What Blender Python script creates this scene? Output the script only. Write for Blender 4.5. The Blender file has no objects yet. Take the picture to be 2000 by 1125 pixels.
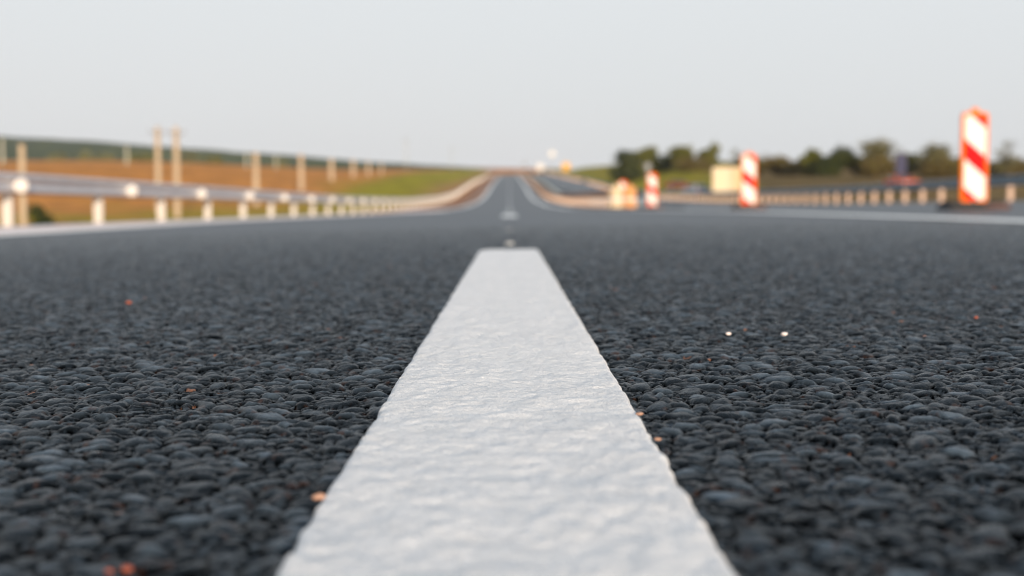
import bpy, bmesh, math, random
import numpy as np
from mathutils import Vector, Matrix
R = math.radians
random.seed(7)
scene = bpy.context.scene
COL = scene.collection

# ------------------------------------------------------------------ helpers
def link(o, parent=None):
    COL.objects.link(o)
    if parent is not None: o.parent = parent
    return o

def tag(o, label=None, cat=None, group=None, kind=None):
    if label: o['label'] = label
    if cat: o['category'] = cat
    if group: o['group'] = group
    if kind: o['kind'] = kind
    return o

def empty(name, loc, rz=0.0, label=None, cat=None, group=None):
    o = bpy.data.objects.new(name, None)
    o.empty_display_size = 0.2
    link(o); o.location = loc; o.rotation_euler = (0, 0, rz)
    return tag(o, label, cat, group)

def bm_obj(name, bm, mats, parent=None, smooth=False, bevel=0.0):
    me = bpy.data.meshes.new(name)
    bm.normal_update()
    bm.to_mesh(me); bm.free()
    if not isinstance(mats, (list, tuple)): mats = [mats]
    for m in mats: me.materials.append(m)
    if smooth:
        me.polygons.foreach_set('use_smooth', [True]*len(me.polygons))
    o = bpy.data.objects.new(name, me)
    link(o, parent)
    if bevel > 0:
        md = o.modifiers.new('bevel', 'BEVEL'); md.width = bevel; md.segments = 2; md.limit_method = 'ANGLE'
    return o

def box(bm, c, s, rot=None, mi=0):
    M = Matrix.Translation(Vector(c))
    if rot is not None: M = M @ rot
    M = M @ Matrix.Diagonal((s[0], s[1], s[2], 1))
    r = bmesh.ops.create_cube(bm, size=1.0, matrix=M)
    for f in {f for v in r['verts'] for f in v.link_faces}: f.material_index = mi

def cyl(bm, p0, p1, r0, r1=None, seg=12, mi=0, caps=True):
    p0 = Vector(p0); p1 = Vector(p1)
    if r1 is None: r1 = r0
    d = p1-p0
    q = d.to_track_quat('Z', 'Y').to_matrix().to_4x4()
    M = Matrix.Translation((p0+p1)/2) @ q
    r = bmesh.ops.create_cone(bm, cap_ends=caps, segments=seg, radius1=r0, radius2=r1, depth=d.length, matrix=M)
    for f in {f for v in r['verts'] for f in v.link_faces}: f.material_index = mi

def lathe(bm, prof, seg=20, c=(0, 0, 0), mi=0):
    rings = []
    for (r, z) in prof:
        rings.append([bm.verts.new((c[0]+r*math.cos(2*math.pi*k/seg), c[1]+r*math.sin(2*math.pi*k/seg), c[2]+z)) for k in range(seg)])
    for a, b in zip(rings[:-1], rings[1:]):
        for k in range(seg):
            f = bm.faces.new((a[k], a[(k+1) % seg], b[(k+1) % seg], b[k])); f.material_index = mi
    bm.faces.new(rings[0][::-1]).material_index = mi; bm.faces.new(rings[-1]).material_index = mi

def prism(bm, pts, y0, y1, mi=0):
    a = [bm.verts.new((p[0], y0, p[1])) for p in pts]
    b = [bm.verts.new((p[0], y1, p[1])) for p in pts]
    fs = [bm.faces.new(a), bm.faces.new(b[::-1])]
    n = len(pts)
    for k in range(n):
        fs.append(bm.faces.new((a[k], b[k], b[(k+1) % n], a[(k+1) % n])))
    for f in fs: f.material_index = mi
    bmesh.ops.recalc_face_normals(bm, faces=fs)

def grid_mesh(name, X, Y, Z, mats, tint=None, smooth=True, mesh_only=False):
    nr, nc = X.shape
    co = np.stack([X, Y, Z], -1).reshape(-1, 3).astype(np.float32)
    i = np.arange(nr*nc, dtype=np.int32).reshape(nr, nc)
    q = np.stack([i[:-1, :-1], i[:-1, 1:], i[1:, 1:], i[1:, :-1]], -1).reshape(-1, 4)
    return raw_mesh(name, co, q, mats, tint, smooth)

def raw_mesh(name, co, q, mats, tint=None, smooth=False, parent=None):
    me = bpy.data.meshes.new(name)
    nf, k = q.shape
    me.vertices.add(len(co)); me.vertices.foreach_set('co', co.astype(np.float32).ravel())
    me.loops.add(nf*k); me.loops.foreach_set('vertex_index', q.astype(np.int32).ravel())
    me.polygons.add(nf)
    me.polygons.foreach_set('loop_start', np.arange(0, nf*k, k, dtype=np.int32))
    if smooth: me.polygons.foreach_set('use_smooth', np.ones(nf, dtype=bool))
    me.update(calc_edges=True)
    if tint is not None:
        at = me.color_attributes.new('tint', 'FLOAT_COLOR', 'POINT')
        tint = tint.reshape(len(co), -1)
        if tint.shape[1] == 3: tint = np.concatenate([tint, np.ones((len(co), 1))], 1)
        at.data.foreach_set('color', tint.astype(np.float32).ravel())
    for m in (mats if isinstance(mats, (list, tuple)) else [mats]): me.materials.append(m)
    o = bpy.data.objects.new(name, me)
    return link(o, parent)

# ------------------------------------------------------------------ materials
def mat(name, col=(.5, .5, .5), rough=.6, metal=0.0, spec=.5, noise=0.0, nscale=8.0, bump=0.0, bscale=40.0, attr=False, coat=0.0):
    m = bpy.data.materials.new(name); m.use_nodes = True
    nt = m.node_tree; N = nt.nodes; L = nt.links
    b = N['Principled BSDF']
    b.inputs['Roughness'].default_value = rough
    b.inputs['Metallic'].default_value = metal
    b.inputs['Specular IOR Level'].default_value = spec
    b.inputs['Coat Weight'].default_value = coat
    tc = N.new('ShaderNodeTexCoord')
    if attr:
        a = N.new('ShaderNodeAttribute'); a.attribute_name = 'tint'; src = a.outputs['Color']
    else:
        c = N.new('ShaderNodeRGB'); c.outputs[0].default_value = (*col, 1); src = c.outputs[0]
    nz = N.new('ShaderNodeTexNoise'); nz.inputs['Scale'].default_value = nscale; nz.inputs['Detail'].default_value = 5
    L.new(tc.outputs['Object'], nz.inputs['Vector'])
    mr = N.new('ShaderNodeMapRange'); mr.inputs[1].default_value = .3; mr.inputs[2].default_value = .7
    mr.inputs[3].default_value = 1-noise; mr.inputs[4].default_value = 1+noise
    L.new(nz.outputs['Fac'], mr.inputs[0])
    mx = N.new('ShaderNodeVectorMath'); mx.operation = 'SCALE'
    L.new(src, mx.inputs[0]); L.new(mr.outputs[0], mx.inputs['Scale'])
    L.new(mx.outputs[0], b.inputs['Base Color'])
    if bump > 0:
        n2 = N.new('ShaderNodeTexNoise'); n2.inputs['Scale'].default_value = bscale; n2.inputs['Detail'].default_value = 3
        L.new(tc.outputs['Object'], n2.inputs['Vector'])
        bp = N.new('ShaderNodeBump'); bp.inputs['Strength'].default_value = 1; bp.inputs['Distance'].default_value = bump
        L.new(n2.outputs['Fac'], bp.inputs['Height']); L.new(bp.outputs[0], b.inputs['Normal'])
    return m

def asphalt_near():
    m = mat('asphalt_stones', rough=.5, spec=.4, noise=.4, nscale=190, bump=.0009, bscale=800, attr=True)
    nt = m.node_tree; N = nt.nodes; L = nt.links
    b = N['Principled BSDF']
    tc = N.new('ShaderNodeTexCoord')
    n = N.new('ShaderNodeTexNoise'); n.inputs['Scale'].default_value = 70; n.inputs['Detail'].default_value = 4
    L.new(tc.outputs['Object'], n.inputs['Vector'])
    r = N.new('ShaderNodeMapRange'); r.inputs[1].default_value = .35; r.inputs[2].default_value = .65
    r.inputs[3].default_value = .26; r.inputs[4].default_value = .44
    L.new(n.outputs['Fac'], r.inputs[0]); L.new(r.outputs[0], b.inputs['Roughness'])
    # matte bitumen in the joints, their shade put in too; polished film on stones
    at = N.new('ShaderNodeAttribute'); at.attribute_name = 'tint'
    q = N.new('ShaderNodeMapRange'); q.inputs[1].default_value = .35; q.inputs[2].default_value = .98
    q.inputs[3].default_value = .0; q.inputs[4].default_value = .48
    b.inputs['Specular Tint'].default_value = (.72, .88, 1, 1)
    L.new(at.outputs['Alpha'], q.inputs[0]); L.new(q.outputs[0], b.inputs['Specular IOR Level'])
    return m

def asphalt_far():
    m = bpy.data.materials.new('asphalt'); m.use_nodes = True
    nt = m.node_tree; N = nt.nodes; L = nt.links; b = N['Principled BSDF']
    tc = N.new('ShaderNodeTexCoord')
    v = N.new('ShaderNodeTexVoronoi'); v.inputs['Scale'].default_value = 75
    L.new(tc.outputs['Object'], v.inputs['Vector'])
    n = N.new('ShaderNodeTexNoise'); n.inputs['Scale'].default_value = .8; n.inputs['Detail'].default_value = 6
    L.new(tc.outputs['Object'], n.inputs['Vector'])
    cr = N.new('ShaderNodeValToRGB')
    cr.color_ramp.elements[0].color = (.040, .050, .062, 1); cr.color_ramp.elements[1].color = (.062, .072, .084, 1)
    cr.color_ramp.elements[0].position = .3; cr.color_ramp.elements[1].position = .7
    L.new(n.outputs['Fac'], cr.inputs[0]); L.new(cr.outputs[0], b.inputs['Base Color'])
    bp = N.new('ShaderNodeBump'); bp.inputs['Distance'].default_value = .002; bp.inputs['Strength'].default_value = .9; bp.invert = True
    L.new(v.outputs['Distance'], bp.inputs['Height']); L.new(bp.outputs[0], b.inputs['Normal'])
    b.inputs['Roughness'].default_value = .5; b.inputs['Specular IOR Level'].default_value = .6
    return m

def leaf_mat(name, c1, c2, c3):
    m = bpy.data.materials.new(name); m.use_nodes = True
    nt = m.node_tree; N = nt.nodes; L = nt.links; b = N['Principled BSDF']
    g = N.new('ShaderNodeNewGeometry'); cr = N.new('ShaderNodeValToRGB')
    e = cr.color_ramp.elements
    e[0].color = (*c1, 1); e[1].color = (*c3, 1); k = e.new(.5); k.color = (*c2, 1)
    L.new(g.outputs['Random Per Island'], cr.inputs[0]); L.new(cr.outputs[0], b.inputs['Base Color'])
    b.inputs['Roughness'].default_value = .6; b.inputs['Specular IOR Level'].default_value = .3
    return m

M = {}
M['near'] = asphalt_near(); M['asphalt'] = asphalt_far()
M['paint_far'] = mat('worn_white_paint', (.84, .84, .82), .55, noise=.1, nscale=6, bump=.001, bscale=60)
M['concrete'] = mat('pale_concrete', (.82, .71, .69), .8, noise=.12, nscale=3, bump=.002, bscale=80)
M['ground'] = mat('soil_and_grass', rough=.95, spec=.1, noise=.35, nscale=.35, bump=.06, bscale=3, attr=True)
M['hills'] = mat('wooded_hills', rough=1, spec=0, noise=.25, nscale=.03, attr=True)
M['galv'] = mat('galvanised_steel', (.54, .54, .57), .45, metal=.35, noise=.08, nscale=3)
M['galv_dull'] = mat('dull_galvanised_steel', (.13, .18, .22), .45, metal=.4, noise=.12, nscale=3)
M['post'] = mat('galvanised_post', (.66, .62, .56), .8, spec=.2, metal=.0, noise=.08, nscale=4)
M['post_warm'] = mat('warm_lit_post', (.60, .44, .35), .85, spec=.2, metal=.0, noise=.1, nscale=4)  # warm light on the posts is put into this colour
M['rail_warm'] = mat('warm_lit_rail', (.40, .21, .125), .85, spec=.2, metal=.0, noise=.1, nscale=4)  # galvanised rail with the warm sunlight put into its colour
M['reflector'] = mat('white_reflector', (.74, .71, .67), .8, spec=.2)
M['rubber'] = mat('black_rubber', (.022, .022, .024), .75, noise=.2, nscale=20, bump=.002, bscale=60)
M['rubber_brown'] = mat('recycled_rubber', (.10, .055, .05), .8, noise=.3, nscale=20)
M['orange'] = mat('orange_plastic', (.85, .20, .01), .85, spec=.2, noise=.04, nscale=8)
M['orange_pale'] = mat('faded_orange_plastic', (.70, .33, .13), .85, spec=.2, noise=.08, nscale=8)
M['cream'] = mat('cream_plastic', (.72, .54, .34), .85, spec=.2, noise=.06, nscale=6)
M['cream_paint'] = mat('cream_truck_paint', (.76, .62, .43), .85, spec=.2, noise=.04, nscale=2)
M['cream_shaded'] = mat('shaded_cream_truck_paint', (.68, .51, .31), .85, spec=.2, noise=.05, nscale=2)  # darker cream for the right door: the box's shaded side put into colour
M['pole'] = mat('pole_concrete', (.50, .385, .27), .9, spec=.1, noise=.1, nscale=2, bump=.003, bscale=30)
M['pole_far'] = mat('old_pole_concrete', (.42, .42, .34), .9, noise=.1, nscale=2)
M['porcelain'] = mat('brown_porcelain', (.10, .045, .03), .25)
M['steel'] = mat('dark_steel', (.09, .09, .10), .5, metal=.6)
M['sign_grey'] = mat('grey_sign_back', (.30, .31, .33), .8, spec=.2, metal=.1, noise=.05)
M['sign_dark'] = mat('dark_sign_back', (.07, .07, .12), .9, spec=.1, noise=.1)
M['sign_white'] = mat('white_sign_sheet', (.75, .71, .66), .85, spec=.2)
M['sign_yellow'] = mat('yellow_sign_sheet', (.80, .42, .07), .85, spec=.2)
M['sign_red'] = mat('red_sign_sheet', (.75, .04, .03), .35)
M['glass'] = mat('dark_window_glass', (.03, .04, .05), .08, spec=.7)
M['red_lens'] = mat('red_lens', (.7, .02, .02), .2)
M['clear_lens'] = mat('clear_lens', (.85, .85, .82), .15)
M['car_silver'] = mat('silver_car_paint', (.52, .56, .60), .3, metal=.4, coat=.6)
M['car_orange'] = mat('orange_red_car_paint', (.72, .13, .035), .8, spec=.2)
M['car_red'] = mat('dark_red_car_paint', (.16, .05, .03), .7, spec=.2)
M['tyre'] = mat('tyre_rubber', (.02, .02, .02), .8)
M['rim'] = mat('wheel_rim', (.5, .5, .52), .3, metal=.8)
M['bark'] = mat('bark', (.10, .07, .05), .9, noise=.3, nscale=6, bump=.01, bscale=12)
M['leaf_green'] = leaf_mat('leaves_green', (.035, .05, .004), (.09, .095, .006), (.19, .16, .012))
M['leaf_dark'] = leaf_mat('leaves_dark', (.008, .016, .005), (.026, .040, .006), (.095, .095, .010))
M['leaf_brown'] = leaf_mat('leaves_brown', (.07, .05, .016), (.13, .085, .022), (.14, .13, .025))
M['leaf_pale'] = leaf_mat('leaves_pale', (.07, .065, .025), (.13, .12, .045), (.22, .19, .08))
M['leaf_far'] = leaf_mat('leaves_far', (.045, .06, .02), (.11, .12, .04), (.19, .18, .06))
M['grit_white'] = mat('white_grit', (.85, .74, .70), .5, noise=.15, nscale=200)
M['grit_red'] = mat('red_grit', (.30, .09, .06), .8, spec=.1, noise=.2, nscale=200)
M['grit_tan'] = mat('tan_grit', (.42, .25, .18), .8, spec=.1, noise=.2, nscale=200)

def line_mat():
    m = mat('white_thermoplastic', (.93, .92, .915), .5, spec=.4, noise=.05, nscale=45)
    nt = m.node_tree; N = nt.nodes; L = nt.links; b = N['Principled BSDF']
    tc = N.new('ShaderNodeTexCoord')
    a = N.new('ShaderNodeTexNoise'); a.inputs['Scale'].default_value = 1100; a.inputs['Detail'].default_value = 2
    c = N.new('ShaderNodeTexNoise'); c.inputs['Scale'].default_value = 260; c.inputs['Detail'].default_value = 3
    for n in (a, c): L.new(tc.outputs['Object'], n.inputs['Vector'])
    b1 = N.new('ShaderNodeBump'); b1.inputs['Distance'].default_value = .0017
    b2 = N.new('ShaderNodeBump'); b2.inputs['Distance'].default_value = .0008
    L.new(a.outputs['Fac'], b1.inputs['Height']); L.new(c.outputs['Fac'], b2.inputs['Height'])
    L.new(b1.outputs[0], b2.inputs['Normal']); L.new(b2.outputs[0], b.inputs['Normal'])
    # glass beads: tiny glossy spots
    v = N.new('ShaderNodeTexVoronoi'); v.inputs['Scale'].default_value = 420
    L.new(tc.outputs['Object'], v.inputs['Vector'])
    lt = N.new('ShaderNodeMapRange'); lt.inputs[1].default_value = .12; lt.inputs[2].default_value = .28
    lt.inputs[3].default_value = .12; lt.inputs[4].default_value = .6
    L.new(v.outputs['Distance'], lt.inputs[0]); L.new(lt.outputs[0], b.inputs['Roughness'])
    return m
M['line'] = line_mat()

def stripe_mat():
    m = bpy.data.materials.new('red_white_stripes'); m.use_nodes = True
    nt = m.node_tree; N = nt.nodes; L = nt.links; b = N['Principled BSDF']
    tc = N.new('ShaderNodeTexCoord'); s = N.new('ShaderNodeSeparateXYZ'); L.new(tc.outputs['Object'], s.inputs[0])
    def mth(op, a, bb=None):
        n = N.new('ShaderNodeMath'); n.operation = op
        for i, q in enumerate((a, bb)):
            if q is None: continue
            if isinstance(q, (int, float)): n.inputs[i].default_value = q
            else: L.new(q, n.inputs[i])
        return n.outputs[0]
    t = mth('ADD', s.outputs['Z'], mth('MULTIPLY', s.outputs['X'], .85))
    fr = mth('FRACT', mth('DIVIDE', mth('ADD', t, -.465), .53))
    red = mth('LESS_THAN', fr, .42)
    mx = N.new('ShaderNodeMix'); mx.data_type = 'RGBA'
    mx.inputs[6].default_value = (.80, .78, .74, 1); mx.inputs[7].default_value = (.80, .008, .010, 1)
    L.new(red, mx.inputs[0]); L.new(mx.outputs[2], b.inputs['Base Color'])
    b.inputs['Roughness'].default_value = .85; b.inputs['Specular IOR Level'].default_value = .2
    return m
M['stripes'] = stripe_mat()

# ------------------------------------------------------------------ terrain functions
_pd = np.array([-60, 0, 12, 27, 58, 91, 130, 158, 178, 212, 247, 306, 378, 440, 500, 530, 580, 700, 900])
_pz = np.array([0, 0, 0, -.04, -.15, -.06, .35, .90, 1.5, 2.75, 3.95, 5.75, 8.05, 10.0, 11.75, 12.3, 12.2, 10.0, 8.0])
_dd = np.linspace(-60, 900, 4801)
_zz = np.interp(_dd, _pd, _pz)
for _w in (61, 61):
    k = np.hanning(_w); k /= k.sum()
    zs = np.convolve(np.pad(_zz, _w//2, mode='edge'), k, 'valid')
    bl = np.clip((_dd-8)/10, 0, 1)
    _zz = zs*bl
def P(d): return np.interp(d, _dd, _zz)
def cross(X): return np.interp(X, [-30, -8, 0, 5, 15, 60], [-.23, -.20, 0, .05, .29, .29])
def sm(x, a, b):
    t = np.clip((np.asarray(x, float)-a)/(b-a), 0, 1); return t*t*(3-2*t)

_rs = np.random.RandomState(3)
_tab = _rs.rand(256, 256)
def vnoise(x, y):
    xi = np.floor(x).astype(np.int64); yi = np.floor(y).astype(np.int64)
    fx = x-xi; fy = y-yi; fx = fx*fx*(3-2*fx); fy = fy*fy*(3-2*fy)
    a = _tab[xi & 255, yi & 255]; b = _tab[(xi+1) & 255, yi & 255]
    c = _tab[xi & 255, (yi+1) & 255]; d = _tab[(xi+1) & 255, (yi+1) & 255]
    return (a*(1-fx)+b*fx)*(1-fy)+(c*(1-fx)+d*fx)*fy
def fbm(x, y, o=4):
    s = 0; a = .5
    for _ in range(o):
        s = s+a*vnoise(x, y); x = x*2.03+17.1; y = y*2.03+9.7; a *= .5
    return s

def road_z(X, d): return P(d)+cross(X)

def ground_z(X, d):
    X = np.asarray(X, float); d = np.asarray(d, float)
    Lf = np.maximum(-X-5.8, 0); Rt = np.maximum(X-14.9, 0)
    base = road_z(np.clip(X, -8, 15), np.minimum(d, 560))-.03
    under = (X > -5.75) & (X < 14.8)
    z = base - np.where(under, .15, 0)
    near = 1-sm(d, 110, 200)
    z = z-1.1*sm(Lf, 2.0, 9)*near
    z = z+1.6*sm(Lf, 3, 16)*sm(d, 140, 240)
    z = z+5.0*sm(Lf, 30, 170)*sm(d, 280, 600)
    z = z+2.6*sm(Lf, 20, 60)*sm(d, 130, 190)*(1-sm(d, 200, 420))
    z = z+2.3*sm(Rt, 3, 16)*sm(d, 85, 145)
    z = z+2.0*sm(Rt, 10, 40)*sm(d, 150, 300)
    z = z+(fbm(X*.12, d*.12)-.47)*.5*np.maximum(sm(Lf, 3, 12), sm(Rt, 3, 12))
    far = sm(d, 530, 640)
    z = z*(1-far)+far*np.maximum(z, .0272*d)
    return z

F = 2470.0; CX = 995.0; HY = 398.0; CAMH = .12
def at(px, d): return (px-CX)/F*d
def gz(X, d): return float(ground_z(X, d))

# ------------------------------------------------------------------ ground sheet
ys = np.concatenate([np.linspace(-60, 60, 61)[:-1], np.linspace(60, 300, 121)[:-1], np.linspace(300, 760, 116)])
xs = np.concatenate([-np.geomspace(700, 16, 70), np.linspace(-15.5, -5.2, 28), [-4, 0, 5, 10, 14], np.linspace(14.9, 32, 30), np.geomspace(33, 700, 60)])
X, Y = np.meshgrid(xs, ys)
Z = ground_z(X, Y)
def tint_ground(X, Y):
    n1 = fbm(X*.06, Y*.03+5); n2 = fbm(X*.35+40, Y*.2); n3 = fbm(X*.02+9, Y*.02)
    soil = np.array([.52, .21, .045]); grass = np.array([.26, .22, .008]); ochre = np.array([.40, .19, .05])
    brown = np.array([.42, .19, .10]); dark = np.array([.10, .12, .02])
    c = np.zeros(X.shape+(3,)); c[:] = soil
    def mix(c, col, w): return c*(1-w[..., None])+col*w[..., None]
    # left: verge of bare soil, grassy foot, ploughed field
    Lf = -X-5.8
    g_near = sm(n1+n2*.6, .50, .72)*sm(Lf, 3, 6)*(1-sm(Y, 120, 170))
    c = mix(c, grass*1.1, g_near*.85)
    c = mix(c, ochre, (1-sm(Lf, 8, 26))*sm(Lf, 4, 8)*.35*(1-sm(Y, 120, 170)))
    # green bank by the climbing road
    gb = (1-sm(Lf+(n1-.5)*16, 15, 24))*sm(Y, 110, 160)*sm(Lf+n2*3, 2, 5)
    c = mix(c, grass*(.85+.5*n2[..., None]), gb)
    c = mix(c, brown, (1-sm(Lf, 2, 7+6*n1))*sm(Lf, 0, .4)*.8)
    # right side
    Rt = X-14.9
    onr = (Rt > 0).astype(float)
    c = mix(c, np.array([.15, .10, .035]), onr)
    c = mix(c, grass*(.8+.5*n2[..., None]), onr*sm(Rt+n2*3, 3, 6)*sm(Y+n1*30, 100, 130)*(1-sm(X/np.maximum(Y, 1)+.08*(n1-.5), .155, .185)))
    c = mix(c, ochre*.6, onr*sm(n2, .48, .62)*.4)
    return c
T = tint_ground(X, Y)
o = grid_mesh('ground', X, Y, Z, M['ground'], T); tag(o, kind='structure')

# hills on the horizon
us = np.linspace(-.75, .75, 220)
ds = np.concatenate([np.linspace(600, 1300, 40), np.linspace(1330, 1800, 10)])
U, D = np.meshgrid(us, ds)
pxs = U*F+CX
ytop = np.interp(pxs, [-900, -400, 0, 250, 500, 700, 850, 950, 1100, 1300, 2900], [225, 246, 267, 281, 299, 314.5, 324, 329, 331.5, 333, 334])
stop = (HY-ytop)/F
s0 = .0262
prof = sm(D, 640, 1300)
slope = s0+(stop-s0)*prof - .02*sm(D, 1330, 1800)
Zh = D*slope-4*(1-sm(D, 600, 640))+(fbm(U*60, D*.02)-.47)*3*prof
n = fbm(U*90, D*.012); n2 = fbm(U*30+7, D*.02+3)
forest = np.array([.040, .066, .030]); lgreen = np.array([.10, .125, .035]); brownf = np.array([.42, .15, .06])
Th = forest*(1+0*n[..., None])
w = sm(n, .48, .62)[..., None]*.6; Th = Th*(1-w)+lgreen*w
wr = sm(pxs+60*(n2-.5), 880, 960)[..., None]; Th = Th*(1-wr)+brownf*.9*wr
wr2 = sm(pxs, 1120, 1150)[..., None]; Th = Th*(1-wr2)+forest*.8*wr2
o = grid_mesh('hills', U*D, D, Zh, M['hills'], Th); tag(o, kind='structure')

# ------------------------------------------------------------------ near asphalt: packed stones
rs = np.random.RandomState(11)
def make_layer(cell, seed):
    r = np.random.RandomState(seed); n = 1024
    return dict(cell=cell, n=n, jx=(r.rand(n, n)-.5)*.86, jy=(r.rand(n, n)-.5)*.86, sz=r.rand(n, n), h=r.rand(n, n),
                tx=(r.rand(n, n)-.5), ty=(r.rand(n, n)-.5), an=r.rand(n, n)*math.pi, el=1+.7*r.rand(n, n), id=r.rand(n, n))
def eval_layer(Lr, x, y):
    c = Lr['cell']; n = Lr['n']
    gx = x/c; gy = y/c
    xi = np.floor(gx).astype(np.int32); yi = np.floor(gy).astype(np.int32)
    f1 = np.full(x.shape, 9.0, np.float32); f2 = np.full(x.shape, 9.0, np.float32)
    b = [np.zeros(x.shape, np.float32) for _ in range(5)]
    for ox in (-1, 0, 1):
        for oy in (-1, 0, 1):
            cx = (xi+ox) % n; cy = (yi+oy) % n
            dx = (gx-(xi+ox+.5+Lr['jx'][cx, cy])).astype(np.float32); dy = (gy-(yi+oy+.5+Lr['jy'][cx, cy])).astype(np.float32)
            an = Lr['an'][cx, cy]; ca = np.cos(an); sa = np.sin(an); el = Lr['el'][cx, cy]
            u = (dx*ca+dy*sa)/el; v = (-dx*sa+dy*ca)*1.0
            # slightly squarish distance gives faceted, broken stones
            dist = (np.abs(u)**3.6+np.abs(v)**3.6)**(1/3.6)*1.16-.34*(Lr['sz'][cx, cy]-.5)
            dist = dist.astype(np.float32)
            nw = dist < f1
            f2 = np.where(nw, f1, np.minimum(f2, dist)); f1 = np.where(nw, dist, f1)
            for k, q in enumerate((Lr['h'][cx, cy], Lr['tx'][cx, cy]*dx+Lr['ty'][cx, cy]*dy, Lr['id'][cx, cy], Lr['sz'][cx, cy], Lr['an'][cx, cy])):
                b[k] = np.where(nw, q.astype(np.float32), b[k])
    return f1, f2-f1, b
LB = make_layer(.0127, 21); LS = make_layer(.0066, 22)
def stones(x, y):
    wx = x+(vnoise(x*110, y*110)-.5)*.0045; wy = y+(vnoise(x*110+50, y*110+90)-.5)*.0045
    f1, e, b = eval_layer(LB, wx*.84, wy*1.02)
    dome = 1-(1-np.clip(e/.82, 0, 1))**2.5
    crown = 1-.55*np.clip(f1, 0, 1)**2
    hb = dome*(.0030+.0016*b[0])-.0021*np.clip(f1, 0, 1)**2+.0046*b[1]-.0009-.0022*np.exp(-e/.06)
    miss = b[2] < .16
    hb = np.where(miss, hb*.35-.0012, hb)
    g1, e2, c = eval_layer(LS, wx+3.3, wy+1.7)
    dome2 = 1-(1-np.clip(e2/.5, 0, 1))**2.4
    hs = dome2*(.0012+.0013*c[0])+.002*c[1]-.0010-.0016*np.exp(-e2/.08)
    h = np.maximum(hb, hs)
    big = hb >= hs
    idv = np.where(big, b[4]/math.pi, c[4]/math.pi); id2 = np.where(big, b[3], c[2])
    h = h+(fbm(x*420, y*420, 2)-.37)*.0011*np.clip(dome, .2, 1)
    bed = (fbm(x*9+3, y*9)-.47)*.004
    return h+bed, idv, id2, np.where(big, dome, dome2*.7), big

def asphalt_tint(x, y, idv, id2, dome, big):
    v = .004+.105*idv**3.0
    v = v*(.04+.96*dome**2)  # darker joints and stone sides: bitumen tone plus shade put into the colour
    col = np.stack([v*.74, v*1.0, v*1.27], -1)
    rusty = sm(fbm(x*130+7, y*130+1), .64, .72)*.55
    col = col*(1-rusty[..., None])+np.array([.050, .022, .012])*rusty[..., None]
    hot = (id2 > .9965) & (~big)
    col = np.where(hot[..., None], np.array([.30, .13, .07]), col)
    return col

rows = list(np.arange(.26, 1.02, .00165)); d = rows[-1]
while d < 7.0:
    d *= 1.0019; rows.append(d)
rows = np.array(rows)
NCI = 860
ti = np.linspace(-1, 1, NCI)
inner = (.44*rows+.03)[:, None]*ti[None, :]
outer_w = (.44*rows+.03)[:, None]; full_w = (.85*rows+.45)[:, None]
to = np.linspace(0, 1, 150)[1:]
Rr = outer_w+(full_w-outer_w)*to[None, :]
Xg = np.concatenate([-Rr[:, ::-1], inner, Rr], 1)
Yg = np.repeat(rows[:, None], Xg.shape[1], 1)
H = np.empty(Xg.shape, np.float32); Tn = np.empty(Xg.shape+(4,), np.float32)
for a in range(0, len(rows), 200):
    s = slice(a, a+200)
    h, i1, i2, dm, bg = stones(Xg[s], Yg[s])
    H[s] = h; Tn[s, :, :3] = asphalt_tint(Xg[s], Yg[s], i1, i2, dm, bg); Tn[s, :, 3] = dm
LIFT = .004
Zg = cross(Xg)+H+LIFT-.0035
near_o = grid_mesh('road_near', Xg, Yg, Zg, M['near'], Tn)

# far road: one sheet beneath and beyond the stones
ysr = np.concatenate([np.linspace(-40, 60, 101)[:-1], np.linspace(60, 620, 281)])
xsr = np.array([-3.6, -3.2, -2.5, -1.5, -.7, 0, .7, 1.5, 2.5, 3.5, 4.3, 5, 6, 8, 10, 12, 14.0, 14.7])
Xr, Yr = np.meshgrid(xsr, ysr)
Zr = road_z(Xr, Yr)-.0005
Zr = Zr-.0045*((Yr > -1) & (Yr < 7.2) & (np.abs(Xr) < 8))
road = grid_mesh('road', Xr, Yr, Zr, M['asphalt'], None)
tag(road, kind='structure'); tag(near_o, kind='structure'); near_o.name = 'road_surface'

def ribbon(name, x0, x1, d0, d1, dz, m, step=2.0, nx=2):
    y = np.linspace(d0, d1, max(2, int((d1-d0)/step)+1)); x = np.linspace(x0, x1, nx)
    A, B = np.meshgrid(x, y)
    return tag(grid_mesh(name, A, B, road_z(A, B)+dz, m), kind='structure')
# shoulder slab with a real edge
def slab(name, x0, x1, d0, d1, dz, m, step=2.0, thick=.12):
    y = np.linspace(d0, d1, int((d1-d0)/step)+1)
    xx = np.array([x0, x0, x1, x1]); A, B = np.meshgrid(xx, y)
    Zq = road_z(A, B)+dz; Zq[:, 0] -= thick; Zq[:, 3] -= thick
    return tag(grid_mesh(name, A, B, Zq, m, smooth=False), kind='structure')
slab('shoulder', -5.75, -3.46, -40, 72, .012, M['concrete'])
slab('verge', -5.75, -3.58, 72.01, 560, .010, mat('verge_soil', (.34, .20, .14), .95, spec=.1, noise=.3, nscale=1.2, bump=.02, bscale=8))
slab('median_strip', 3.95, 6.9, 50, 545, .06, mat('median_soil', (.20, .13, .10), .95, spec=.1, noise=.3, nscale=1.2, bump=.02, bscale=8))
ribbon('edge_line', -3.44, -3.04, -40, 560, .006, M['paint_far'])
ribbon('edge_line', 2.56, 2.96, -40, 560, .006, M['paint_far'])
ribbon('edge_line', 7.6, 7.8, 48, 560, .006, M['paint_far'])
ribbon('edge_line', 14.0, 14.2, -40, 560, .006, M['paint_far'])

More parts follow.
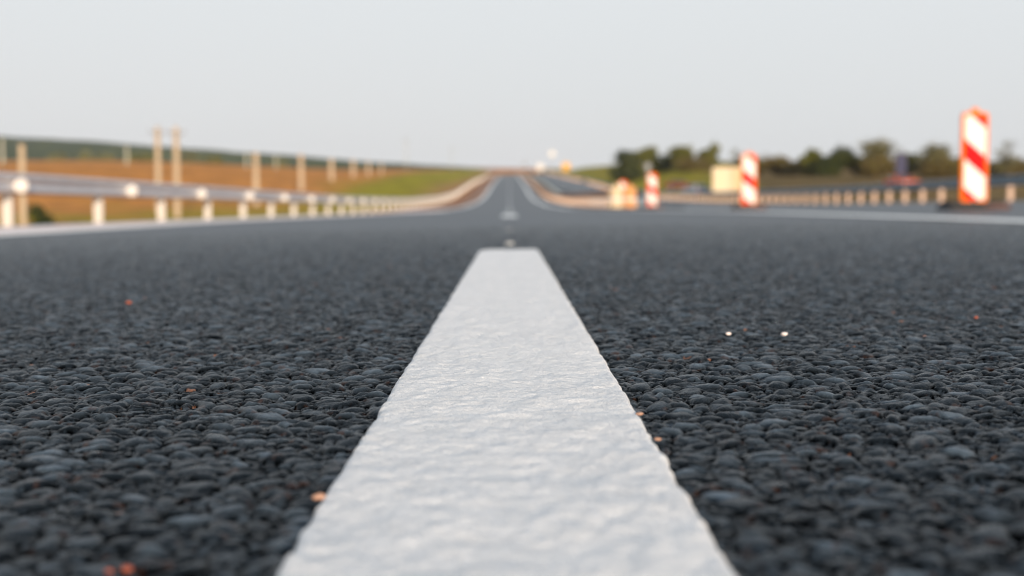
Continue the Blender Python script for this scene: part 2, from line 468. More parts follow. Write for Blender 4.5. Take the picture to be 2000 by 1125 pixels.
# dashes of the centre line beyond the first
y0 = 11.2
for k in range(42):
    o = ribbon('lane_dash', -.075, .075, y0, y0+4.0, .006, M['paint_far'], step=1.0); y0 += 12.0
for k in range(14):
    ribbon('lane_dash', 10.85, 11.0, 60+k*36, 66+k*36, .006, M['paint_far'], step=1.0)

# the near dash: thick rippled thermoplastic
W = .150; YE = 3.27
rows = list(np.arange(-1.0, .25, .02))+list(np.arange(.25, 1.1, .0011)); d = rows[-1]
while d < YE: d *= 1.0011; rows.append(d)
rows = np.array(rows); rows = np.append(rows[rows < YE-.001], YE)
nc = 150
t = np.linspace(-1, 1, nc)
t = np.sign(t)*np.abs(t)**.85
edgeL = -(W/2)+(vnoise(rows*170, rows*0+3)-.5)*.0017+(vnoise(rows*28, rows*0+8)-.5)*.0008
edgeR = (W/2)+(vnoise(rows*170, rows*0+33)-.5)*.0017+(vnoise(rows*28, rows*0+48)-.5)*.0008
rc = sm(YE-rows, 0, .05)  # rounded corners at the end
edgeL = edgeL*(1-.035*(1-rc)); edgeR = edgeR*(1-.035*(1-rc))
Xl = (edgeL+edgeR)[:, None]/2+(edgeR-edgeL)[:, None]/2*t[None, :]
Yl = np.repeat(rows[:, None], nc, 1)
hst = np.empty(Xl.shape)
for a in range(0, len(rows), 400):
    s = slice(a, a+400); hst[s] = stones(Xl[s], Yl[s])[0]
hs = hst.copy()
for _ in range(3):
    hs[:, 1:-1] = (hs[:, :-2]+hs[:, 1:-1]*2+hs[:, 2:])/4
    hs[1:-1] = (hs[:-2]+hs[1:-1]*2+hs[2:])/4
rip = (fbm(Xl*38, Yl*24, 3)-.44)*.0036+(fbm(Xl*120+5, Yl*80, 3)-.44)*.0020+(np.random.RandomState(5).rand(*Xl.shape)-.5)*.00034
et = 1-np.abs(t)[None, :]**60
top = LIFT+.0030+np.clip(hs, -.002, .01)*.14+rip
Zl = cross(Xl)+top-(1-et)*.0060
Zl[-1] = cross(Xl[-1])-.001
ln = grid_mesh('lane_line', Xl-.002, Yl, Zl, M['line'])
tag(ln, kind='structure')

# ------------------------------------------------------------------ loose grit and paint drips
def pebble(name, px, py, w, m, label, cat, group=None, flat=.55, seed=0):
    dy = py-HY
    d = 0.118/(math.tan(math.atan((py-562.5)/F)+math.atan(164.5/F)))
    X = (px-CX)/F*d
    z = float(cross(X))+LIFT+.0012 if d < 7 else float(road_z(X, d))
    bm = bmesh.new()
    bmesh.ops.create_icosphere(bm, subdivisions=3, radius=1)
    r = random.Random(seed)
    ax = [(Vector((r.gauss(0, 1), r.gauss(0, 1), r.gauss(0, 1))).normalized(), r.uniform(.62, .9)) for _ in range(9)]
    for v in bm.verts:
        for a_, l_ in ax:
            dd_ = v.co.dot(a_)
            if dd_ > l_: v.co -= a_*(dd_-l_)*.85
        v.co.x *= w/2; v.co.y *= w/2*.8; v.co.z *= w/2*flat
    o = bm_obj(name, bm, m, smooth=True)
    o.location = (X, d, z+w/2*flat*.6)
    return tag(o, label, cat, group)
G1 = 'loose grit on the asphalt'
pebble('pebble', 1425, 656, .0050, M['grit_white'], 'tiny pinkish white pebble right of the white line, smaller of two lying together', 'pebble', G1, seed=1)
pebble('pebble', 1535, 659, .0068, M['grit_white'], 'white pebble alone on dark asphalt, larger and further right of the two', 'pebble', G1, seed=2)
pebble('pebble', 250, 573, .0085, M['grit_red'], 'red grit far left on the blurred asphalt, farthest of the red bits', 'pebble', G1, seed=3)
pebble('pebble', 618, 962, .0060, M['grit_tan'], 'red brown grit right beside the left edge of the white line', 'pebble', G1, seed=4)
pebble('pebble', 237, 1091, .0048, M['grit_red'], 'bright orange red grit at the bottom left, larger of the close pair', 'pebble', G1, seed=5)
pebble('pebble', 201, 1094, .0034, M['grit_red'], 'dim red grit at the bottom left, smaller of the close pair', 'pebble', G1, seed=6)
pebble('pebble', 1252, 810, .0050, M['grit_tan'], 'tan stone chip touching the right edge of the white line', 'pebble', G1, flat=.4, seed=7)
pebble('pebble', 1288, 860, .0038, M['grit_tan'], 'small tan chip by the right edge of the white line, nearest one', 'pebble', G1, seed=8)
pebble('pebble', 1910, 629, .0050, M['grit_red'], 'small pinkish red grit at the far right of the asphalt', 'pebble', G1, seed=9)
pebble('paint_drip', 996, 476, .035, M['paint_far'], 'small white paint spot just past the end of the near white dash', 'paint spot', flat=.18, seed=10)
pebble('paint_drip', 995, 449, .03, M['paint_far'], 'faint paint spot midway between the near dash and the next one', 'paint spot', flat=.12, seed=11)

# ------------------------------------------------------------------ guardrails
WPROF = [(.012, .155), (-.02, .150), (-.070, .125), (-.078, .095), (-.045, .045), (-.005, .012), (-.005, -.012), (-.045, -.045), (-.078, -.095), (-.070, -.125), (-.02, -.150), (.012, -.155)]
def guardrail(name, X0, d0, d1, side, spacing, m_rail, m_post, label, nparts=98, first_post=None, zf=None, h=.75, refl=None, post_w=.13, xoff=None, cap=False, fp=None):
    """side=+1: rail on the low-x ... faces the traffic at +x; -1: faces -x"""
    zf = zf or (lambda x, y: float(road_z(x, y)))
    xo = xoff or (lambda y: 0.0)
    root = empty(name, (X0+xo(d0), d0, zf(X0, d0)), 0, label, 'guardrail')
    rx, ry, rz = root.location
    ys_ = [d0]
    while ys_[-1] < d1: ys_.append(min(d1, ys_[-1]+(2 if ys_[-1] < 120 else 5)))
    co = []; q = []
    prof = [(-p[0]*side, p[1]) for p in WPROF]
    th = .006
    full = prof+[(p[0]-th*side, p[1]) for p in prof[::-1]]
    n = len(full)
    for y in ys_:
        zb = zf(X0, y)+h-.155
        for p in full: co.append((X0+xo(y)+p[0]+side*.10-rx, y-ry, zb+p[1]-rz))
    for i in range(len(ys_)-1):
        for k in range(n):
            q.append((i*n+k, i*n+(k+1) % n, (i+1)*n+(k+1) % n, (i+1)*n+k))
    raw_mesh('rail_beam', np.array(co), np.array(q), m_rail, None, False, root)
    ys2 = np.arange(first_post if first_post is not None else d0+.5, d1, spacing)
    def post_bm(bm, c):
        # C section post
        w = post_w; x, y, z0 = c
        H_ = h-.06
        box(bm, (x, y, z0+H_/2-.15), (.006*2, w, H_+.3))
        box(bm, (x-side*.035, y-w/2+.004, z0+H_/2-.15), (.058, .008, H_+.3))
        box(bm, (x-side*.035, y+w/2-.004, z0+H_/2-.15), (.058, .008, H_+.3))
        box(bm, (x+side*.048, y, z0+h-.155), (.08, .10, .09))
        box(bm, (x+side*.006, y-w/2-.012, z0+H_/2-.15), (w*.9, .008, H_+.3)) if False else None
    proto = None
    rest = bmesh.new(); nrest = 0
    for i, y in enumerate(ys2):
        zb = zf(X0, y)
        if i < nparts:
            if proto is None:
                bm = bmesh.new()
                Hh = h-.05
                # box-section sigma post seen from the road: broad face towards the traffic flow
                box(bm, (0, 0, Hh/2-.2), (post_w, .008, Hh+.4))
                box(bm, (-post_w/2+.004, .03, Hh/2-.2), (.008, .052, Hh+.4))
                box(bm, (post_w/2-.004, .03, Hh/2-.2), (.008, .052, Hh+.4))
                box(bm, (side*(post_w/2+.012), .0, h-.155), (.022, .10, .08))
                cyl(bm, (side*(post_w/2+.02), .0, h-.155), (side*(post_w/2+.05), 0, h-.155), .012, seg=8)
                proto = bm_obj('post', bm, m_post, root)
                p = proto
            else:
                p = proto.copy(); link(p, root)
            p.location = (X0+xo(y)-rx, y-ry, zb-rz)
        else:
            box(rest, (X0+xo(y)-rx, y-ry, zb-rz+(h-.05)/2-.2), (post_w, .06, h+.35)); nrest += 1
    if nrest: tag(bm_obj('far_posts', rest, m_post, root), kind='stuff')
    else: rest.free()
    if refl:
        rd0, rsp, rn, rr = refl
        pr = None
        for i in range(rn):
            y = rd0+rsp*i
            if y > d1: break
            if pr is None:
                bm = bmesh.new()
                cyl(bm, (0, .008, 0), (0, -.008, 0), rr, seg=24)
                cyl(bm, (0, .012, 0), (0, .008, 0), rr*1.08, seg=24)
                box(bm, (-side*.06, .012, 0), (.14, .004, .05))
                pr = bm_obj('reflector', bm, M['reflector'], root, bevel=.002); p = pr
            else:
                p = pr.copy(); link(p, root)
            p.location = (X0+xo(y)+side*.25-rx, y-ry, zf(X0, y)+h-.185-rz)
    if cap:
        bm = bmesh.new(); c = (X0+side*.10-rx, 0, zf(X0, d0)+h-.155-rz)
        pts = [(c[0]-.05, c[2]-.17), (c[0]+.05, c[2]-.17), (c[0]+.05, c[2]+.17), (c[0]-.05, c[2]+.17)]
        prism(bm, pts, -.12, 0.0)
        bm_obj('end_cap', bm, m_rail, root, bevel=.02)
    return root

def lz(x, y): return float(ground_z(-6.3, y))+.0
XL = -7.2
fpL = F*7.2*.00102155
guardrail('guardrail', XL, -14, 545, +1, 4.02, M['galv'], M['post'],
          'silver steel guardrail with white round reflectors along the left verge', zf=lambda x, y: float(road_z(-7.2, y))+.01, first_post=fpL-4.02*7,
          refl=(F*6.95*.001052-5.3*4, 5.3, 60, .095), post_w=.15)
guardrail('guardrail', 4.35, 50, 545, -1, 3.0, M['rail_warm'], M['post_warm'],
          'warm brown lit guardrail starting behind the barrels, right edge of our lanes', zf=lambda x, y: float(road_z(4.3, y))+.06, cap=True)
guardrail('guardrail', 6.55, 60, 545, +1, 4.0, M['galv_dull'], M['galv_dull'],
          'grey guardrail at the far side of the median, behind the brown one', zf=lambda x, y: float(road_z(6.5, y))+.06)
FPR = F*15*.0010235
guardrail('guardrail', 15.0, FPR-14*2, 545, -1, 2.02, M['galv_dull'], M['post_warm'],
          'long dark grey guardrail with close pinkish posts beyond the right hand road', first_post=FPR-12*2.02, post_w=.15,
          zf=lambda x, y: float(road_z(15, y)))

# ------------------------------------------------------------------ striped delineator beacons
def beacon(px, d, label, rz=0.0, lamp=False):
    X = at(px, d); z = float(road_z(X, d))
    root = empty('delineator', (X, d, z), rz, label, 'delineator', 'striped delineator beacons along the closed lane')
    bm = bmesh.new()
    # foot: low rubber block with chamfers, grips and ridges
    prism(bm, [(-.34, 0), (.34, 0), (.33, .05), (.26, .095), (-.26, .095), (-.33, .05)], -.20, .20)
    for sx in (-.27, -.2, .2, .27): box(bm, (sx, 0, .09), (.035, .34, .03))
    bm_obj('foot', bm, M['rubber'], root, bevel=.01)
    bm = bmesh.new(); box(bm, (.22, -.205, .045), (.22, .012, .06)); box(bm, (.08, -.205, .045), (.04, .012, .06))
    bm_obj('foot_inlay', bm, M['rubber_brown'], root)
    # housing: rounded plastic frame
    w, zb, zt = .148, .085, 1.07
    def rrect(w, z0, z1, r, n=5):
        pts = []
        for cx, cz, a0 in ((w-r, z1-r, 0), (-w+r, z1-r, 90), (-w+r, z0+r, 180), (w-r, z0+r, 270)):
            for k in range(n+1):
                a = R(a0+90*k/n); pts.append((cx+r*math.cos(a), cz+r*math.sin(a)))
        return pts
    bm = bmesh.new(); prism(bm, rrect(w, zb, zt, .04), -.022, .022)
    hz = zt
    prism(bm, [(-.045, hz-.01), (.045, hz-.01), (.035, hz+.05), (-.035, hz+.05)], -.015, .015)
    bm_obj('housing', bm, M['orange'], root, bevel=.008)
    for s in (-1, 1):
        bm = bmesh.new(); prism(bm, rrect(w-.030, zb+.035, zt-.035, .025), s*.024-.003, s*.024+.003)
        bm_obj('striped_panel', bm, M['stripes'], root)
    bm = bmesh.new(); cyl(bm, (0, 0, .02), (0, 0, .12), .03, seg=16); bm_obj('stem', bm, M['steel'], root)
    return root
beacon(1899, 13.9, 'largest and nearest red and white striped delineator on a black foot', R(2))
beacon(1461, 24.6, 'middle sized striped delineator standing in front of the cream truck', R(-3))
beacon(1273, 38.5, 'small striped delineator right of the two barrels', R(4))
beacon(1216, 49.0, 'farthest striped delineator, half hidden behind the two barrels', R(10))

def barrel(px, d, m, label, s=1.0):
    X = at(px, d); z = float(road_z(X, d))
    root = empty('traffic_barrel', (X, d, z), 0, label, 'traffic barrel', 'traffic barrels at the end of the median')
    bm = bmesh.new(); lathe(bm, [(.33, 0), (.33, .04), (.29, .06), (.27, .06)], 24); bm_obj('base', bm, M['rubber'], root)
    bm = bmesh.new()
    lathe(bm, [(.27, .06), (.275, .25), (.25, .27), (.25, .42), (.265, .44), (.245, .60), (.225, .62), (.22, .76), (.20, .80), (.10, .82), (.09, .80)], 28)
    bm_obj('body', bm, m, root, smooth=False)
    bm = bmesh.new(); lathe(bm, [(.257, .30), (.259, .31), (.259, .39), (.257, .40)], 28); bm_obj('band', bm, M['sign_white'], root)
    bm = bmesh.new(); box(bm, (0, 0, .85), (.12, .03, .10)); bm_obj('handle', bm, m, root, bevel=.01)
    return root
barrel(1203, 46.0, M['cream'], 'cream traffic barrel at the end of the brown guardrail, left of the orange one')
barrel(1229, 46.4, M['orange_pale'], 'orange traffic barrel standing close to the right of the cream one')

# ------------------------------------------------------------------ utility poles
def utility_pole(px, d, top_y, label, m=None, arm=True, group='concrete utility poles left of the road', r=.20, base_y=None, lean=0.0, double=False):
    X = at(px, d); zg = gz(X, d)
    ztop = CAMH+(HY-top_y)/F*d
    root = empty('utility_pole', (X, d, zg), R(12), label, 'utility pole', group)
    root.rotation_euler = (0, R(lean), R(12))
    h = ztop-zg; m = m or M['pole']
    bm = bmesh.new(); cyl(bm, (0, 0, -.4), (0, 0, h), r*.75, r*.6, 14); bm_obj('shaft', bm, m, root, smooth=False)
    if arm:
        bm = bmesh.new(); box(bm, (0, -r, h-.5), (1.7, .09, .11)); box(bm, (.35, -r, h-.75), (.05, .05, .7), Matrix.Rotation(R(50), 4, 'Y')); box(bm, (-.35, -r, h-.75), (.05, .05, .7), Matrix.Rotation(R(-50), 4, 'Y'))
        bm_obj('crossarm', bm, M['steel'], root)
        for sx in (-.75, 0, .75):
            bm = bmesh.new(); lathe(bm, [(.02, 0), (.02, .06), (.05, .07), (.05, .1), (.03, .11), (.045, .13), (.045, .16), (.02, .19)], 10, (sx, -r if sx else 0, h-.44 if sx else h))
            bm_obj('insulator', bm, M['porcelain'], root)
    return root
XP = 30.0
utility_pole(48, 78, 283, 'short thick pale utility pole at the far left, nearest to the guardrail', r=.30, arm=False)
utility_pole(312, 128, 250, 'left one of the two tall utility poles standing close together', r=.42)
utility_pole(348, 115, 250, 'right one of the two tall utility poles standing close together', r=.40)
utility_pole(502, 150, 299, 'pale utility pole alone in the orange field, next right of the tall pair', r=.50, arm=False)
utility_pole(590, 183, 302, 'pale utility pole in the orange field, second right of the tall pair', r=.52, arm=False)
utility_pole(649, 215, 311, 'utility pole in the orange field, third right of the tall pair', r=.55, arm=False)
utility_pole(691, 243, 313, 'utility pole near the green bank, fourth right of the tall pair', r=.50, arm=False)
utility_pole(721, 270, 316, 'small utility pole near the green bank, fifth right of the tall pair', r=.42, arm=False)
utility_pole(746, 298, 319, 'smallest pale utility pole at the end of the receding row', r=.35, arm=False)
g2 = 'dim far utility poles before the hills'
utility_pole(10, 330, 272, 'dim grey utility pole against the hill at the left picture edge', M['pole_far'], False, g2, .55)
utility_pole(252, 380, 286, 'dim grey utility pole against the hill, left of the tall pair', M['pole_far'], False, g2, .55)
utility_pole(484, 430, 299, 'dim grey utility pole just left of the first pale pole in the field', M['pole_far'], False, g2, .5)
utility_pole(541, 460, 304, 'dim grey utility pole between the first and second pale poles in the field', M['pole_far'], False, g2, .45)
utility_pole(794, 440, 272, 'thin faint mast rising into the sky above the green bank, left one', M['pole_far'], True, g2, .16)
utility_pole(882, 500, 288, 'thin faint mast rising into the sky above the green bank, right one', M['pole_far'], True, g2, .16)

# ------------------------------------------------------------------ signs
def sign(name, px, d, cy, w, h, m, label, shape='rect', cat='road sign', X=None, z=None, r=.05, border=None):
    X = at(px, d) if X is None else X
    zg = min(gz(X, d), float(road_z(np.clip(X, -8, 15), d))) if z is None else z
    cz = CAMH+(HY-cy)/F*d-zg
    root = empty(name, (X, d, zg), 0, label, cat)
    bm = bmesh.new(); cyl(bm, (0, 0, -.3), (0, 0, cz+h*.35), r, seg=12); bm_obj('post', bm, M['sign_grey'], root)
    bm = bmesh.new()
    if shape == 'disc': cyl(bm, (0, -r-.01, cz), (0, -r-.03, cz), w/2, seg=32)
    else: box(bm, (0, -r-.02, cz), (w, .02, h))
    bm_obj('panel', bm, m, root, bevel=.004)
    bm = bmesh.new(); box(bm, (0, -r-.002, cz+h*.2), (w*.8, .014, .06)); box(bm, (0, -r-.002, cz-h*.2), (w*.8, .014, .06)); bm_obj('bracket', bm, M['steel'], root)
    if border:
        bm = bmesh.new()
        cyl(bm, (0, -r-.03, cz), (0, -r-.036, cz), w*.36, seg=32)
        bm_obj('face', bm, border, root)
    return root
sign('road_sign', 1264, 70, 325, .36, .36, M['sign_grey'], 'small round grey sign just above the small striped delineator', 'disc')
sign('road_sign', 1078, 430, 301, 2.0, 2.0, M['sign_white'], 'tall round pale sign highest above the road crest', 'disc')
sign('road_sign', 1055, 400, 327, 2.3, 2.3, M['sign_white'], 'low pinkish white round sign by the road at the crest', 'disc')
sign('road_sign', 1105, 380, 326, 2.3, 2.3, M['sign_yellow'], 'orange yellow sign at the crest, left of the green bank', 'rect')
sign('road_sign', 1024, 480, 321, 1.6, 1.6, M['sign_grey'], 'faint pale sign at the crest just right of the road', 'disc')
sign('road_sign', 1757, 122, 320, 1.0, 1.9, M['sign_dark'], 'dark blue grey sign panel standing behind the orange car among the bushes', 'rect')

# ------------------------------------------------------------------ vehicles
def wheel(root, x, y, r=.32, w=.2, sx=1):
    bm = bmesh.new(); cyl(bm, (x-w/2, y, r), (x+w/2, y, r), r, seg=24)
    t_ = bm_obj('wheel', bm, M['tyre'], root, bevel=.03)
    bm = bmesh.new(); cyl(bm, (x+sx*(w/2), y, r), (x+sx*(w/2+.012), y, r), r*.6, seg=20)
    for k in range(5):
        a = k*2*math.pi/5; box(bm, (x+sx*(w/2+.018), y+math.cos(a)*r*.3, r+math.sin(a)*r*.3), (.012, .05, .05))
    bm_obj('rim', bm, M['rim'], t_)
def car(X, d, z, m, label, rz, kind='hatchback'):
    root = empty('parked_car', (X, d, z), rz, label, 'car')
    # side profile in (y,z) extruded over x, length along y
    prof = [(-2.0, .35), (-2.05, .6), (-1.98, .9), (-1.2, .98), (-.55, 1.02), (1.75, 1.0), (2.0, .85), (2.02, .4)]
    cab = [(-.75, 1.0), (-.1, 1.42), (1.1, 1.45), (1.78, .98)]
    bm = bmesh.new()
    def prof_solid(pts, hw0, hw1, zsplit):
        a = [bm.verts.new((-(hw1 if p[1] > zsplit else hw0), p[0], p[1])) for p in pts]
        b = [bm.verts.new(((hw1 if p[1] > zsplit else hw0), p[0], p[1])) for p in pts]
        bm.faces.new(a); bm.faces.new(b[::-1]); n = len(pts)
        fs = [bm.faces.new((a[k], b[k], b[(k+1) % n], a[(k+1) % n])) for k in range(n)]
        bmesh.ops.recalc_face_normals(bm, faces=bm.faces[:])
    prof_solid(prof, .86, .84, .95); prof_solid(cab, .82, .66, 1.2)
    bm_obj('body', bm, m, root, bevel=.06)
    bm = bmesh.new()
    for s in (-1, 1):
        v = [bm.verts.new(c) for c in ((s*.822, -.55, 1.06), (s*.822, 1.5, 1.06), (s*.69, 1.02, 1.37), (s*.69, -.05, 1.36))]
        bm.faces.new(v if s < 0 else v[::-1])
    bm_obj('side_windows', bm, M['glass'], root)
    bm = bmesh.new()
    v = [bm.verts.new(c) for c in ((-.70, -.735, 1.05), (.70, -.735, 1.05), (.58, -.19, 1.39), (-.58, -.19, 1.39))]
    bm.faces.new(v); bm_obj('windscreen', bm, M['glass'], root)
    bm = bmesh.new()
    v = [bm.verts.new(c) for c in ((-.68, 1.79, 1.03), (.68, 1.79, 1.03), (.58, 1.26, 1.37), (-.58, 1.26, 1.37))]
    bm.faces.new(v[::-1]); bm_obj('rear_window', bm, M['glass'], root)
    for sx in (-1, 1):
        for y in (-1.3, 1.25): wheel(root, sx*.76, y, sx=sx)
        bm = bmesh.new(); box(bm, (sx*.62, -2.05, .72), (.34, .06, .14)); bm_obj('headlight', bm, M['clear_lens'], root, bevel=.02)
        bm = bmesh.new(); box(bm, (sx*.68, 2.03, .78), (.22, .06, .2)); bm_obj('taillight', bm, M['red_lens'], root, bevel=.02)
    return root
def onz(X, d): return gz(X, d)
for px, dC, mm, lb, rz_ in ((1760, 110, 'car_orange', 'orange red car half hidden behind the dark guardrail, near the dark sign', 6),
                       (1357, 128, 'car_silver', 'silver grey car left of the cream truck, mostly hidden by the guardrail', 200),
                       (1330, 160, 'car_red', 'dark red car on the grass left of the silver one', 75)):
    Xc = at(px, dC); car(Xc, dC, onz(Xc, dC)-.02, M[mm], lb, R(rz_)); print('CAR', px, onz(Xc, dC), 'ytop', HY-(onz(Xc, dC)+1.45-CAMH)/dC*F)

def truck(px, d, rz, label):
    X = at(px, d); z = gz(X, d)
    zbot = CAMH+(HY-379)/F*d-z; H_ = 52/F*d; Wd = 3.3; Lg = 5.2
    root = empty('box_truck', (X, d, z), rz, label, 'truck')
    bm = bmesh.new(); box(bm, (0, Lg/2, zbot+H_/2), (Wd, Lg, H_)); bm_obj('cargo_box', bm, M['cream_paint'], root, bevel=.03)
    for s in (-1, 1):
        bm = bmesh.new(); box(bm, (s*(Wd/4-.03), -.012, zbot+H_/2), (Wd/2-.14, .02, H_-.16))
        door = bm_obj('rear_door', bm, M['cream_paint'] if s < 0 else M['cream_shaded'], root)
        bm = bmesh.new(); cyl(bm, (s*.12, -.035, zbot+.1), (s*.12, -.035, zbot+H_-.1), .015, seg=8); box(bm, (s*.2, -.035, zbot+H_*.4), (.18, .02, .03)); bm_obj('lock_bar', bm, M['galv'], door)
    bm = bmesh.new()
    for s in (-1, 1): box(bm, (s*.4, Lg/2+.6, zbot-.12), (.12, Lg+1.0, .2))
    box(bm, (0, -.05, zbot-.12), (Wd*.9, .1, .12)); bm_obj('chassis', bm, M['steel'], root)
    for s in (-1, 1):
        bm = bmesh.new(); box(bm, (s*1.0, -.11, zbot-.12), (.3, .03, .1)); bm_obj('taillight', bm, M['red_lens'], root)
    bm = bmesh.new()
    pts = [(Lg+.15, zbot-.3), (Lg+.15, zbot+1.3), (Lg+1.2, zbot+1.3), (Lg+1.75, zbot+.5), (Lg+1.8, zbot-.3)]
    a = [bm.verts.new((-1.05, p[0], p[1])) for p in pts]; b = [bm.verts.new((1.05, p[0], p[1])) for p in pts]
    bm.faces.new(a); bm.faces.new(b[::-1])
    for k in range(5): bm.faces.new((a[k], b[k], b[(k+1) % 5], a[(k+1) % 5]))
    bmesh.ops.recalc_face_normals(bm, faces=bm.faces[:]); bm_obj('cab', bm, M['cream_paint'], root, bevel=.05)
    bm = bmesh.new(); box(bm, (0, Lg+1.50, zbot+.92), (1.8, .02, .75), Matrix.Rotation(R(34), 4, 'X')); bm_obj('windscreen', bm, M['glass'], root)
    for s in (-1, 1):
        for y in (1.0, Lg+.95): wheel(root, s*.95, y, .42, .26, s)
    return root
truck(1424, 122, R(-9), 'cream box truck parked beyond the dark guardrail, behind a striped delineator')

# ------------------------------------------------------------------ trees
def crown_arrays(blobs, n, leaf, rng, fill=.5, centre=(0, 0, 0)):
    """leaf-clump quads spread over the shells and insides of several blobs"""
    vol = np.array([b[3]*b[4]*b[5] for b in blobs])**.7; vol /= vol.sum()
    ks = rng.choice(len(blobs), n, p=vol)
    B = np.array(blobs)[ks]
    v = rng.normal(size=(n, 3)); v /= np.linalg.norm(v, axis=1)[:, None]
    rad = (fill+(1-fill)*rng.rand(n))[:, None]*(1+.18*rng.normal(size=(n, 1)))
    c = B[:, :3]+v*B[:, 3:6]*rad
    nrm = v*.7+rng.normal(size=(n, 3))*.6; nrm /= np.linalg.norm(nrm, axis=1)[:, None]
    t_ = np.cross(nrm, rng.normal(size=(n, 3))); t_ /= np.linalg.norm(t_, axis=1)[:, None]
    b_ = np.cross(nrm, t_)
    s = leaf*(.6+.8*rng.rand(n))[:, None]
    co = np.stack([c-t_*s-b_*s*.6, c+t_*s*.9-b_*s*.7, c+t_*s+b_*s*.6, c-t_*s*.8+b_*s*.8], 1).reshape(-1, 3)
    q = np.arange(4*n).reshape(n, 4)
    return co, q
def tree(name, X, d, h, w, m, label, cat='tree', group=None, n=1500, leaf=.16, seed=0, sparse=False, low=.25, z=None, nb=9):
    rng = np.random.RandomState(seed)
    z = gz(X, d) if z is None else z
    root = empty(name, (X, d, z), 0, label, cat, group)
    bm = bmesh.new()
    lean = rng.uniform(-.06, .06, 2)
    tr = max(.06, h*.025)
    blobs = []
    nb_ = nb
    cyl(bm, (0, 0, -.3), (lean[0]*h, lean[1]*h, h*.45), tr*1.2, tr*.75, 9)
    cyl(bm, (lean[0]*h, lean[1]*h, h*.44), (lean[0]*h*2, lean[1]*h*1.5, h*.8), tr*.75, tr*.25, 8)
    for k in range(nb_):
        a = rng.uniform(0, 2*math.pi); rr = w/2*rng.uniform(.15, .72); zz = h*(low+(0.92-low)*rng.rand())
        taper = 1-.45*max(0, (zz/h-.6)/.4)
        c = (math.cos(a)*rr*taper, math.sin(a)*rr*taper, zz)
        br = w*rng.uniform(.16, .28)
        blobs.append((c[0], c[1], min(c[2], h-br*.8), br, br, br*rng.uniform(.6, .9)))
        cyl(bm, (lean[0]*h*.8, lean[1]*h*.8, h*rng.uniform(.2, .45)), c, tr*.45, tr*.1, 6)
    for k in range(3 if not sparse else 1):
        blobs.append((rng.uniform(-.1, .1)*w, rng.uniform(-.1, .1)*w, h*rng.uniform(.45, .7), w*.27, w*.27, h*.2))
    bm_obj('trunk', bm, M['bark'], root, smooth=True)
    co, q = crown_arrays(blobs, n, leaf, rng, fill=.35 if not sparse else .2)
    co[:, 2] = np.maximum(co[:, 2], .02)
    raw_mesh('crown', co, q, m, None, False, root)
    return root
gt = 'trees beyond the right hand road'
def rt(px, d, ytop, wpx, m, label, **k):
    X = at(px, d); z = gz(X, d); h = CAMH+(HY-ytop)/F*d-z
    k.setdefault('low', .08); k['n'] = int(k.get('n', 1500)*1.9); k['leaf'] = k.get('leaf', .16)*.78
    return tree('tree', X, d, h*1.03, wpx/F*d*1.18, m, label, group=gt, **k)
rt(1224, 230, 283, 66, M['leaf_dark'], 'dark green tree at the left end of the clump on the grass bank', seed=31, n=2600, leaf=.22)
rt(1266, 236, 286, 52, M['leaf_green'], 'green tree with a flat top, second from the left on the bank', seed=32, n=2200, leaf=.22)
rt(1332, 226, 286, 58, M['leaf_green'], 'round green tree, third from the left on the bank', seed=33, n=2200, leaf=.22)
rt(1378, 222, 283, 52, M['leaf_green'], 'round green tree at the right end of the clump left of the truck', seed=34, n=2200, leaf=.22)
rt(1300, 240, 304, 60, M['leaf_dark'], 'low dark bush filling the gap between the clump trees', seed=35, n=1600, leaf=.22, low=.1)
rt(1352, 215, 306, 96, M['leaf_brown'], 'low brown bush under the right end of the clump', seed=36, n=1800, leaf=.2, low=.05)
rt(1436, 165, 290, 34, M['leaf_pale'], 'thin pale bare tree just left of the middle delineator', seed=37, n=160, leaf=.12, sparse=True)
rt(1456, 170, 305, 60, M['leaf_green'], 'low green tree behind the middle delineator', seed=38, n=1500, low=.1)
rt(1510, 165, 304, 62, M['leaf_brown'], 'brown green low tree just right of the middle delineator', seed=39, n=1700, low=.1)
rt(1548, 160, 318, 50, M['leaf_brown'], 'orange brown low bush before the two dark trees', seed=40, n=1100, low=.05)
rt(1588, 152, 292, 50, M['leaf_green'], 'mid green tree, left one of the two dark round trees', seed=41, n=1900)
rt(1625, 148, 288, 74, M['leaf_dark'], 'darkest round tree right of the middle delineator', seed=42, n=3000, low=.12)
rt(1672, 150, 305, 60, M['leaf_green'], 'low green bush right of the darkest tree', seed=43, n=1400, low=.08)
rt(1712, 146, 270, 84, M['leaf_pale'], 'tall airy pale tree with sky showing through its top', seed=44, n=1000, leaf=.15, sparse=True, nb=14)
rt(1712, 144, 303, 90, M['leaf_brown'], 'brown bush under the tall airy pale tree', seed=45, n=1700, low=.05)
rt(1757, 155, 276, 40, M['leaf_pale'], 'slim airy tree behind the dark sign', seed=46, n=360, leaf=.14, sparse=True)
rt(1768, 150, 300, 70, M['leaf_green'], 'green bush behind the dark sign', seed=47, n=1400, low=.05)
rt(1820, 145, 278, 84, M['leaf_pale'], 'broad airy olive tree left of the nearest delineator', seed=48, n=1500, leaf=.15, sparse=True, nb=14)
rt(1822, 142, 306, 96, M['leaf_brown'], 'brown bush under the olive tree left of the nearest delineator', seed=49, n=1700, low=.05)
rt(1880, 150, 306, 80, M['leaf_green'], 'green bush directly behind the nearest delineator', seed=50, n=1500, low=.05)
rt(1962, 135, 272, 56, M['leaf_pale'], 'thin bare tree at the right picture edge', seed=51, n=340, leaf=.12, sparse=True, nb=14)
rt(1965, 138, 308, 100, M['leaf_brown'], 'brown green bush under the thin tree at the right edge', seed=52, n=1900, low=.05)
rt(2060, 138, 300, 90, M['leaf_green'], 'green tree just outside the right picture edge', seed=53, n=1700, low=.05)
